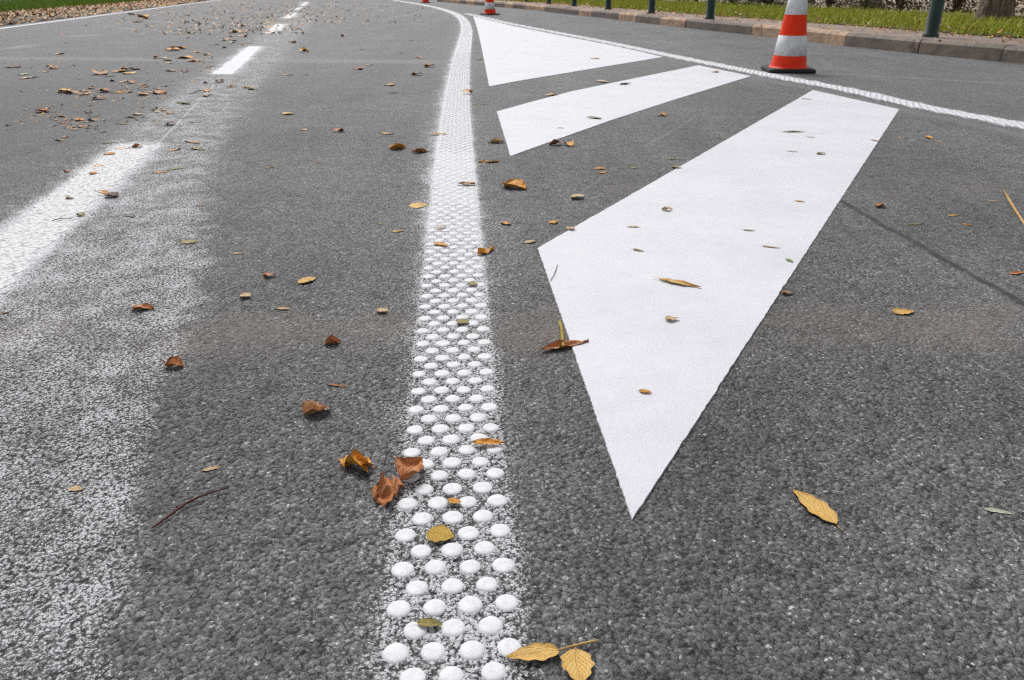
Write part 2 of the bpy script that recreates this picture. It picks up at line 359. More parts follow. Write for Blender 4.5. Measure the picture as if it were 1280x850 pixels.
pale = .55*smooth01(2.5, 8, Y)*(de < 50)  # paler with distance: sky sheen put into the asphalt colour
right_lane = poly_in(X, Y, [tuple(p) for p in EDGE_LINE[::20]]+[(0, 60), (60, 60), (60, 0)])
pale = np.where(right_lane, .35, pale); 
ghost = EDGE_LINE + normals(EDGE_LINE)*.0; gs, gside = dist_poly(X, Y, EDGE_LINE[::10])
near_side = np.where(Y < np.interp(X, EDGE_LINE[::-1, 0][np.argsort(EDGE_LINE[::-1, 0])], EDGE_LINE[::-1, 1][np.argsort(EDGE_LINE[::-1, 0])]), 1, 0)
pale = np.maximum(pale, .9*np.exp(-((gs-.20)/.06)**2)*near_side)
relief = smooth01(2.1, 1.2, Y)*smooth01(.2, .44, Y)*smooth01(1.5, .84, np.abs(X))
relief = np.clip(relief, 0, 1)
idx = np.arange(nx*ny).reshape(ny, nx)
T = np.stack([idx[:-1, :-1], idx[:-1, 1:], idx[1:, 1:], idx[1:, :-1]], -1).reshape(-1, 4)
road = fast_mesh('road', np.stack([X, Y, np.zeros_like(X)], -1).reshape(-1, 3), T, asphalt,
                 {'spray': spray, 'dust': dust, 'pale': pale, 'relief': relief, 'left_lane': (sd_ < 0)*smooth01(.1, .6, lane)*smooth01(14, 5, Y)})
tag(road, kind='structure')
gr = mesh('ground', [(-900, -900, -.06), (900, -900, -.06), (900, 900, -.06), (-900, 900, -.06)], [(0, 1, 2, 3)], verge_m); tag(gr, kind='structure')

# ------------------------------------------------------------------ markings
def slab(name, px, thick, mat, jit=.0006, step=.006, parent=None, z0=.0):
    g = np.array([G(*p) for p in px]); out = []
    for i in range(len(g)):
        a, b = g[i], g[(i+1) % len(g)]; L = np.linalg.norm(b-a); d = max(.3, (a[1]+b[1])/2); n = int(min(400, max(2, L/(step*max(1, d*.8)))))
        t = np.arange(n)/n; seg = a+(b-a)*t[:, None]; nn = np.array([(b-a)[1], -(b-a)[0]])/L
        j = rng.normal(0, jit, n)*1.0; j[0] = 0; out.append(seg+nn*j[:, None])
    o = np.vstack(out); n = len(o); c = o.mean(0)
    inner = o + (c-o)/np.linalg.norm(c-o, axis=1)[:, None]*.0016
    vs = [(x, y, z0-.004) for x, y in o]+[(x, y, z0+thick*.6) for x, y in o]+[(x, y, z0+thick) for x, y in inner]
    fs = [(i, (i+1) % n, n+(i+1) % n, n+i) for i in range(n)]+[(n+i, n+(i+1) % n, 2*n+(i+1) % n, 2*n+i) for i in range(n)]
    area = sum(o[i][0]*o[(i+1) % n][1]-o[(i+1) % n][0]*o[i][1] for i in range(n))
    top = list(range(2*n, 3*n)); fs.append(tuple(top if area > 0 else top))
    if area < 0: fs = [tuple(reversed(f)) for f in fs]
    return mesh(name, vs, fs, mat, parent)
tag(slab('kite_marking', BRK, .0026, white), 'large white kite-shaped road marking with its sharp tip pointing at the viewer', 'road marking', 'white hatch markings on the asphalt')
tag(slab('stripe_marking', MID, .0032, white), 'narrow slanting white stripe between the kite shape and the far triangle', 'road marking', 'white hatch markings on the asphalt')
tag(slab('triangle_marking', FAR, .0032, white), 'farthest white hatch marking, a long triangle below the small cones', 'road marking', 'white hatch markings on the asphalt')
dash_lab = ['nearest dash of the broken white line, worn and ragged at the left edge', 'second dash of the broken white line, among brown leaves',
            'third dash of the broken white line', 'fourth dash of the broken white line', 'fifth dash of the broken white line, far away', 'farthest dash of the broken white line at the top edge']
for i, P in enumerate(PATCH):
    tag(slab('line_dash', P, .0022 if i else .0012, ribbed if i == 0 else white, .009 if i == 0 else .006, .012), dash_lab[i], 'road marking', 'dashes of the broken white lane line')
# left edge line
nl = normals(LEFT_EDGE); hw = .07
vs = [(*(p-n_*hw), .004) for p, n_ in zip(LEFT_EDGE, nl)]+[(*(p+n_*hw), .004) for p, n_ in zip(LEFT_EDGE, nl)]; k = len(LEFT_EDGE)
tag(mesh('edge_line', vs, [(i+k, i+k+1, i+1, i) for i in range(k-1)], white), 'thin solid white edge line beside the leaf-strewn grass verge at top left', 'road marking')

# dotted lines: real raised dots
def dot_mesh(name, seg, seed, r=.0119, h=.0021, rings=((1.08, -.2), (1.0, .30), (.88, .66), (.66, .88), (.35, .98))):
    rr = random.Random(seed); ph = [rr.uniform(0, 6.28) for _ in range(3)]; am = [rr.uniform(.0, .022) for _ in range(3)]
    vs = []; fs = []
    for f_, z in rings:
        for k_ in range(seg):
            a = 2*math.pi*k_/seg; q = r*f_*(1+sum(am[i]*math.sin((i+2)*a+ph[i]) for i in range(3)))
            vs.append((q*math.cos(a), q*math.sin(a), h*z+rr.uniform(-1, 1)*.00012))
    vs.append((0, 0, h)); nr = len(rings)
    for j in range(nr-1):
        for k_ in range(seg): fs.append((j*seg+k_, j*seg+(k_+1) % seg, (j+1)*seg+(k_+1) % seg, (j+1)*seg+k_))
    for k_ in range(seg): fs.append(((nr-1)*seg+k_, (nr-1)*seg+(k_+1) % seg, nr*seg))
    m = bpy.data.meshes.new(name); m.from_pydata(vs, [], fs); m.update(); m.polygons.foreach_set('use_smooth', [True]*len(m.polygons)); m.materials.append(whited); return m
DOTS = [dot_mesh('dot', 16, 40+i) for i in range(6)]
def dot_line(root, L, z, indiv, start_y, low_from, name, pitch=.0381):
    N = normals(L); pts = []
    for i, (p, n_) in enumerate(zip(L, N)):
        offs = (-1.5, -.5, .5, 1.5) if i % 2 == 0 else (-1, 0, 1)
        for o_ in offs:
            pts.append(p + n_*o_*pitch + rng.normal(0, .0008, 2))
    pts = [p for p in pts if p[1] > start_y]
    pts.sort(key=lambda p: math.hypot(*p)); base = np.array(root.location)[:2]
    for p in pts[:indiv]:
        d = bpy.data.objects.new('dot', random.choice(DOTS)); link(d, root)
        d.location = (p[0]-base[0], p[1]-base[1], z); d.rotation_euler = (0, 0, random.uniform(0, 6.28))
        s = random.uniform(.95, 1.05); d.scale = (s*random.uniform(.97, 1.03), s, random.uniform(.85, 1.15))
    rest = np.array([p for p in pts[indiv:]])
    if len(rest):
        seg = 7; rings = ((1.05, 0), (.85, .7), (.3, 1.0)); vs = []
        for f_, zz in rings:
            for k_ in range(seg): a = 2*math.pi*k_/seg; vs.append((0.0122*f_*math.cos(a), 0.0122*f_*math.sin(a), .0036*zz))
        vs = np.array(vs); fs = []
        for j in range(2):
            for k_ in range(seg): fs.append((j*seg+k_, j*seg+(k_+1) % seg, (j+1)*seg+(k_+1) % seg, (j+1)*seg+k_))
        for k_ in range(1, seg-2, 2): fs.append((2*seg, 2*seg+k_, 2*seg+k_+1, 2*seg+k_+2))
        fs = np.array(fs); V = (rest[:, None, :2]-base); V = np.concatenate([V, np.full((len(rest), 1, 1), z)], 2)+vs[None]*rng.uniform(.9, 1.12, (len(rest), 1, 1))
        Tt = fs[None]+np.arange(len(rest))[:, None, None]*len(vs)
        o = fast_mesh(name, V.reshape(-1, 3), Tt.reshape(-1, 4), whited, smooth=True); o.parent = root; tag(o, kind='stuff')
r1 = empty('dotted_line', (DOT_LINE[20][0], DOT_LINE[20][1], 0))
tag(r1, 'long white line of raised round dots running up the middle of the road', 'road marking', 'raised dot lines on the road')
near = DOT_LINE[DOT_LINE[:, 1] < 40]
dot_line(r1, near, -.0006, 300, .47, 2.6, 'dot_field')
r2 = empty('dotted_edge_line', (EDGE_LINE[60][0], EDGE_LINE[60][1], 0))
tag(r2, 'white dotted line crossing to the right edge past the tips of the hatch stripes', 'road marking', 'raised dot lines on the road')
dot_line(r2, EDGE_LINE, -.0006, 0, 0, 0, 'dot_field')
# thin paint film under the dots where the line is far and reads as solid
def film(name, L, hw, parent, z):
    N = normals(L); k = len(L); b = np.array(parent.location)[:2]
    vs = [(*(p-n_*hw-b), z) for p, n_ in zip(L, N)]+[(*(p+n_*hw-b), z) for p, n_ in zip(L, N)]
    return mesh(name, vs, [(i, i+1, i+k+1, i+k) for i in range(k-1)][::1], white, parent)
f1 = film('paint_film', DOT_LINE[DOT_LINE[:, 1] > 8][::4], .078, r1, .0006)
f2 = film('paint_film', EDGE_LINE[::6], .062, r2, .0006)
for f_ in (f1, f2):
    f_.data.flip_normals() if f_.data.polygons[0].normal.z < 0 else None

# ------------------------------------------------------------------ kerb, pavement, verges
KH = .13
KN = normals(KERB)      # travel is from right/near to left/far: right of travel = away from the road
kc = KERB.mean(0); out_sign = 1 if np.dot(KN[len(KN)//2], np.array([1., 1.])) > 0 else -1
KN = KN*out_sign
def kpt(i, off): return KERB[i]+KN[i]*off
kerb = empty('kerb', (*KERB[0], 0)); tag(kerb, 'kerb of worn pinkish stone blocks along the far right side of the road', 'kerb')
b0 = np.array([*KERB[0]]); i = 0; cnt = 0
while i+9 < len(KERB) and cnt < 60:
    n = random.choice((8, 9, 10, 11)); j = min(i+n, len(KERB)-1); e = .006
    a0, a1 = kpt(i, 0), kpt(j, 0); c0, c1 = kpt(i, .17), kpt(j, .17); t = (a1-a0)/np.linalg.norm(a1-a0); jt = np.array([random.uniform(-.006, .006) for _ in range(2)])
    a0 = a0+t*e+jt; c0 = c0+t*e+jt; a1 = a1-t*e+jt; c1 = c1-t*e+jt; h = KH+random.uniform(-.006, .006)
    nn = KN[i]; vs = []
    for (p, q) in ((a0, c0), (a1, c1)):
        for off, z in ((0, -.02), (.004, h-.03), (.03, h-.003), (.05, h)):
            vs.append((*(p+nn*off-b0), z))
        vs.append((*(q-b0), h)); vs.append((*(q-b0), -.02))
    m_ = len(vs)//2; fs = [(k_, k_+1, m_+k_+1, m_+k_) for k_ in range(m_-1)]+[tuple(range(m_))[::-1], tuple(range(m_, 2*m_))]
    ks = mesh('kerb_stone', vs, fs, random.choice(stone_mats if KERB[i][1] > 8.2 else [stone_mats[0], stone_mats[2], stone_mats[0]]), kerb)
    import bmesh as _bm
    bm_ = _bm.new(); bm_.from_mesh(ks.data); _bm.ops.recalc_face_normals(bm_, faces=bm_.faces); bm_.to_mesh(ks.data); bm_.free()
    i = j; cnt += 1
def band(name, o1, o2, z, mat, kind='structure', n_sub=1, L=None):
    K = range(0, len(KERB), 3); vs = []; fs = []; w_ = len(list(K))
    for s in range(n_sub+1):
        off = o1+(o2-o1)*s/n_sub
        for i_ in K: vs.append((*kpt(i_, off), z))
    for s in range(n_sub):
        for q in range(w_-1): fs.append((s*w_+q, s*w_+q+1, (s+1)*w_+q+1, (s+1)*w_+q))
    o = mesh(name, vs, fs, mat)
    if o.data.polygons[0].normal.z < 0: o.data.flip_normals()
    return tag(o, kind=kind)
band('pavement', .165, 1.25, KH-.006, pave_m)
band('turf', 1.15, 4.4, KH+.004, grassy_m)
far = mesh('dry_ground', [(2.5, 13.6, .10), (60, -6, .10), (160, 40, .10), (60, 160, .10), (-12, 120, .10), (-1, 40, .10)], [(0, 1, 2, 3, 4, 5)], sand_m)
far.data.vertices[0].co = (*kpt(len(KERB)//2, 4.0), .10)
# rebuild the outline of the dry ground so that it starts behind the turf
bpy.data.objects.remove(far)
K = list(range(0, len(KERB), 10)); vs = [(*kpt(i_, 4.3), KH-.002) for i_ in K]+[(*(kpt(i_, 4.3)+np.array([70., 60.])*(.6+.4*i_/len(KERB))), KH-.002) for i_ in K]; m_ = len(K)
far = mesh('dry_ground', vs, [(q, q+1, m_+q+1, m_+q) for q in range(m_-1)], sand_m); tag(far, kind='structure')
if far.data.polygons[0].normal.z < 0: far.data.flip_normals()

def blades(name, pts, z, h0, h1, mat, wd=.006, lean=.5):
    n = len(pts); a = rng.uniform(0, 6.28, n); h = rng.uniform(h0, h1, n)*(.6+.8*rng.random(n)); l = rng.normal(0, lean, (n, 2))*h[:, None]*.6
    dx = np.c_[np.cos(a), np.sin(a)]*wd; P = np.asarray(pts)
    zc = np.full(n, z)
    V = np.stack([np.c_[P-dx, zc], np.c_[P+dx, zc], np.c_[P+l*.4+dx*.6, zc+h*.6], np.c_[P+l*.4-dx*.6, zc+h*.6], np.c_[P+l, zc+h]], 1)
    b = np.arange(n)[:, None]*5
    T3 = np.concatenate([b+np.array([0, 1, 2]), b+np.array([0, 2, 3]), b+np.array([3, 2, 4])])
    return tag(fast_mesh(name, V.reshape(-1, 3), T3, mat), kind='stuff')
# right verge grass
n = 60000; ii = (rng.random(n)**.8*(len(KERB)-1)).astype(int); off = rng.uniform(1.15, 4.4, n)
off += .12*np.sin(ii*.7)+rng.normal(0, .05, n)
pts = KERB[ii]+KN[ii]*off[:, None]+rng.normal(0, .05, (n, 2))
hmod = 1
o = blades('verge_grass', pts, KH, .05, .11, grass_m, .008); tag(o, 'bright green rough grass growing behind the stone kerb', 'grass')
# left verge: soil, leaf litter, lawn
LN = normals(LEFT_EDGE)*-1
if LN[2][0] > 0: LN = -LN
def lband(name, o1, o2, z, mat):
    vs = [(*(p+n_*o1), z) for p, n_ in zip(LEFT_EDGE, LN)]+[(*(p+n_*o2), z) for p, n_ in zip(LEFT_EDGE, LN)]; k = len(LEFT_EDGE)
    o = mesh(name, vs, [(i_, i_+1, i_+k+1, i_+k) for i_ in range(k-1)], mat)
    if o.data.polygons[0].normal.z < 0: o.data.flip_normals()
    return tag(o, kind='structure')
lband('verge', .32, 9, .012, verge_m); lband('lawn', 3.2, 60, .03, grassy_m)
n = 46000; ii = rng.integers(0, len(LEFT_EDGE)-1, n); fr = rng.random((n, 1)); off = 2.6+rng.exponential(3.0, n)
P0 = LEFT_EDGE[ii]*(1-fr)+LEFT_EDGE[ii+1]*fr; pts = P0+LN[ii]*off[:, None]
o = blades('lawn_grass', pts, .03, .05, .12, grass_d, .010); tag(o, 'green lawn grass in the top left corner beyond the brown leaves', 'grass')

# ------------------------------------------------------------------ leaves
def leaf_mesh(name, seed, asp=.45, curl=.5, fold=.35, crumple=.0, tip=1.0, nu=12, nv=6, lobed=0., flat=0):
    """unit leaf: length 1 along x, centred; curl bends it, fold lifts its halves"""
    rr = random.Random(seed); vs = []; uv = []; ph = [rr.uniform(0, 6.28) for _ in range(8)]
    tw = rr.uniform(-.5, .5)*crumple*2
    for i_ in range(nu+1):
        u = i_/nu; wd = asp*.5*(math.sin(math.pi*min(1, u**(.72*tip)))**.85 if 0 < u < 1 else 0.0)
        for j in range(nv+1):
            v = j/nv*2-1
            ed = 1+(.10*math.sin(23*u+ph[0]+v)+lobed*max(0, math.sin(11*u+ph[1]*v)))*abs(v)**3
            y = wd*v*ed + .05*math.sin(3*u+ph[2])*asp
            x = u-.5
            z = fold*abs(v)**1.4*wd + curl*.35*((u-.5)**2) + crumple*(.09*math.sin(7*u+ph[3]+2.5*v)+.07*math.sin(5*v+ph[4]+4*u)+.04*math.sin(13*u+ph[5]-6*v)+.05*abs(math.sin(9*u+ph[6]+5*v))+.03*abs(math.sin(17*u-11*v+ph[7])))
            a = tw*(u-.5)*2; y, z = y*math.cos(a)-z*math.sin(a), y*math.sin(a)+z*math.cos(a)
            vs.append([x, y, z]); uv.append((u, (v+1)/2))
    zs = sorted(p[2] for p in vs); z0 = zs[len(zs)//25]
    for p in vs: p[2] = max(p[2]-z0, -.004)
    fs = [(i_*(nv+1)+j, (i_+1)*(nv+1)+j, (i_+1)*(nv+1)+j+1, i_*(nv+1)+j+1) for i_ in range(nu) for j in range(nv)]
    # stalk
    b = len(vs); p0 = vs[nv//2]
    for t_, rr_ in ((0, .012), (1, .008)):
        for k_ in range(4):
            a = k_*math.pi/2; vs.append([p0[0]-.16*t_, p0[1]+rr_*math.cos(a)+.03*t_*math.sin(ph[6]), max(0.004, p0[2]+rr_*math.sin(a)*.8-.0*t_+.02*t_*math.sin(ph[7]))]); uv.append((.02, .5))
    fs += [(b+k_, b+(k_+1) % 4, b+4+(k_+1) % 4, b+4+k_) for k_ in range(4)]
    m = bpy.data.meshes.new(name); m.from_pydata([tuple(p) for p in vs], [], fs); m.update()
    l = m.uv_layers.new(name='UVMap')
    for lp in m.loops: l.data[lp.index].uv = uv[lp.vertex_index]
    m.polygons.foreach_set('use_smooth', [True]*len(m.polygons)); m.materials.append(LM['tan']); return m
SH = {}
for k_, kw in {'oval': dict(asp=.62, curl=.35, fold=.25, crumple=.12), 'round': dict(asp=.82, curl=.2, fold=.12, crumple=.10),
               'lance': dict(asp=.26, curl=.25, fold=.5, crumple=.12), 'curl': dict(asp=.75, curl=1.1, fold=1.0, crumple=.65, lobed=.15),
               'ball': dict(asp=.95, curl=.35, fold=.3, crumple=2.1, lobed=.4), 'strip': dict(asp=.24, curl=.8, fold=.9, crumple=.45)}.items():
    SH[k_] = [leaf_mesh('leaf', 100+ord(k_[0])*7+i_*13+len(k_), nu=20, nv=10, **kw) for i_ in range(5)]
SMALL = {k_: [leaf_mesh('leaf', 900+ord(k_[0])+i_*17, nu=5, nv=2, **kw) for i_ in range(4)] for k_, kw in
         {'oval': dict(asp=.6, curl=.4, fold=.4, crumple=.3), 'curl': dict(asp=.75, curl=.7, fold=.45, crumple=.7), 'lance': dict(asp=.3, curl=.3, fold=.5, crumple=.2)}.items()}
PB, PM_, PF = [[G(*q) for q in P] for P in (BRK, MID, FAR)]
def pin(p, poly): return bool(poly_in(np.array([p[0]]), np.array([p[1]]), poly)[0])
def region(px, py, p):
    L1 = DOT_LINE[np.argmin(np.hypot(*(DOT_LINE-np.array(p)).T))]; ddot = math.hypot(p[0]-L1[0], p[1]-L1[1])
    if pin(p, PB): return 'on the big white kite shape'
    if pin(p, PM_): return 'on the narrow white stripe'
    if pin(p, PF): return 'on the far white triangle'
    for i_, P in enumerate(PATCH[:2]):
        if pin(p, [G(*q) for q in P]): return 'on the nearest dash of the broken line' if i_ == 0 else 'on the second dash of the broken line'
    if ddot < .08: return 'on the near dots of the white dotted line' if py > 330 else 'on the far stretch of the white dotted line'
    lx = 297+(75-py)*1.14
    if px < lx-8: return 'in the near left lane' if py > 140 else 'in the left lane' if py > 100 else 'in the far left lane'
    wx = np.interp(py, [0, 100, 200, 400, 600, 850], [395, 352, 303, 252, 190, 145])
    if px < wx: return ('on the near worn paint' if py > 150 else 'on the far worn paint')
    if px < 570: return 'on the dark asphalt left of the dotted line' if py > 220 else 'on the far asphalt left of the dotted line'
    if px < 672+ (py-311)*.35 and py > 196: return 'on the asphalt between dotted line and kite shape'
    if py < 110 and px < 940: return 'on the asphalt between far triangle and narrow stripe'
    if px < 1016-(py-113)*1.74 and py < 311: return 'on the asphalt between narrow stripe and kite shape'
    return 'on the asphalt right of the kite shape'
CW = {'yellow': 'yellow', 'orange': 'orange', 'brown': 'brown', 'rust': 'reddish brown', 'tan': 'tan', 'olive': 'olive', 'green': 'green', 'pale': 'pale cream-green', 'dark': 'dark brown', 'mustard': 'mustard'}
SW = {'oval': 'flat oval', 'round': 'rounded', 'lance': 'narrow', 'curl': 'curled', 'ball': 'crumpled', 'strip': 'twisted'}
LEAVES = []
def put_leaf(x1, y1, x2, y2, colr, shape, asp=1.0, zs=1.0, label=None, idx=None, lift=0):
    p, q = np.array(G(x1, y1)), np.array(G(x2, y2)); c_ = (p+q)/2; L = max(.006, np.linalg.norm(q-p)); cx, cy = (x1+x2)/2, (y1+y2)/2
    big_ = abs(x2-x1)+abs(y2-y1) > 20 and cy > 150
    shp = shape if big_ else {'round': 'oval', 'ball': 'curl', 'strip': 'lance'}.get(shape, shape)
    lib = SH[shape] if big_ else SMALL[shp]
    m = lib[idx % len(lib)] if idx is not None else random.choice(lib)
    o = bpy.data.objects.new('fallen_leaf', m); link(o)
    rg = region(cx, cy, c_); z = .0036 if 'white kite' in rg or 'stripe' == rg[-6:] or 'far white tri' in rg else (.0035 if 'dot' in rg and 'on the' in rg and 'dotted line' in rg and 'left' not in rg and 'between' not in rg else .0)
    o.location = (c_[0], c_[1], z+lift); d = q-p; o.rotation_euler = (0, 0, math.atan2(d[1], d[0])+(0 if idx is not None else random.choice((0, math.pi))))
    o.scale = (L, L*asp, L*zs); o.material_slots[0].link = 'OBJECT'; o.material_slots[0].material = LM[colr]
    o['category'] = 'leaf'; o['group'] = 'fallen autumn leaves on the road'
    LEAVES.append((o, label, colr, shape if big_ else None, rg, cy)); o['wpx'] = abs(x2-x1); return o
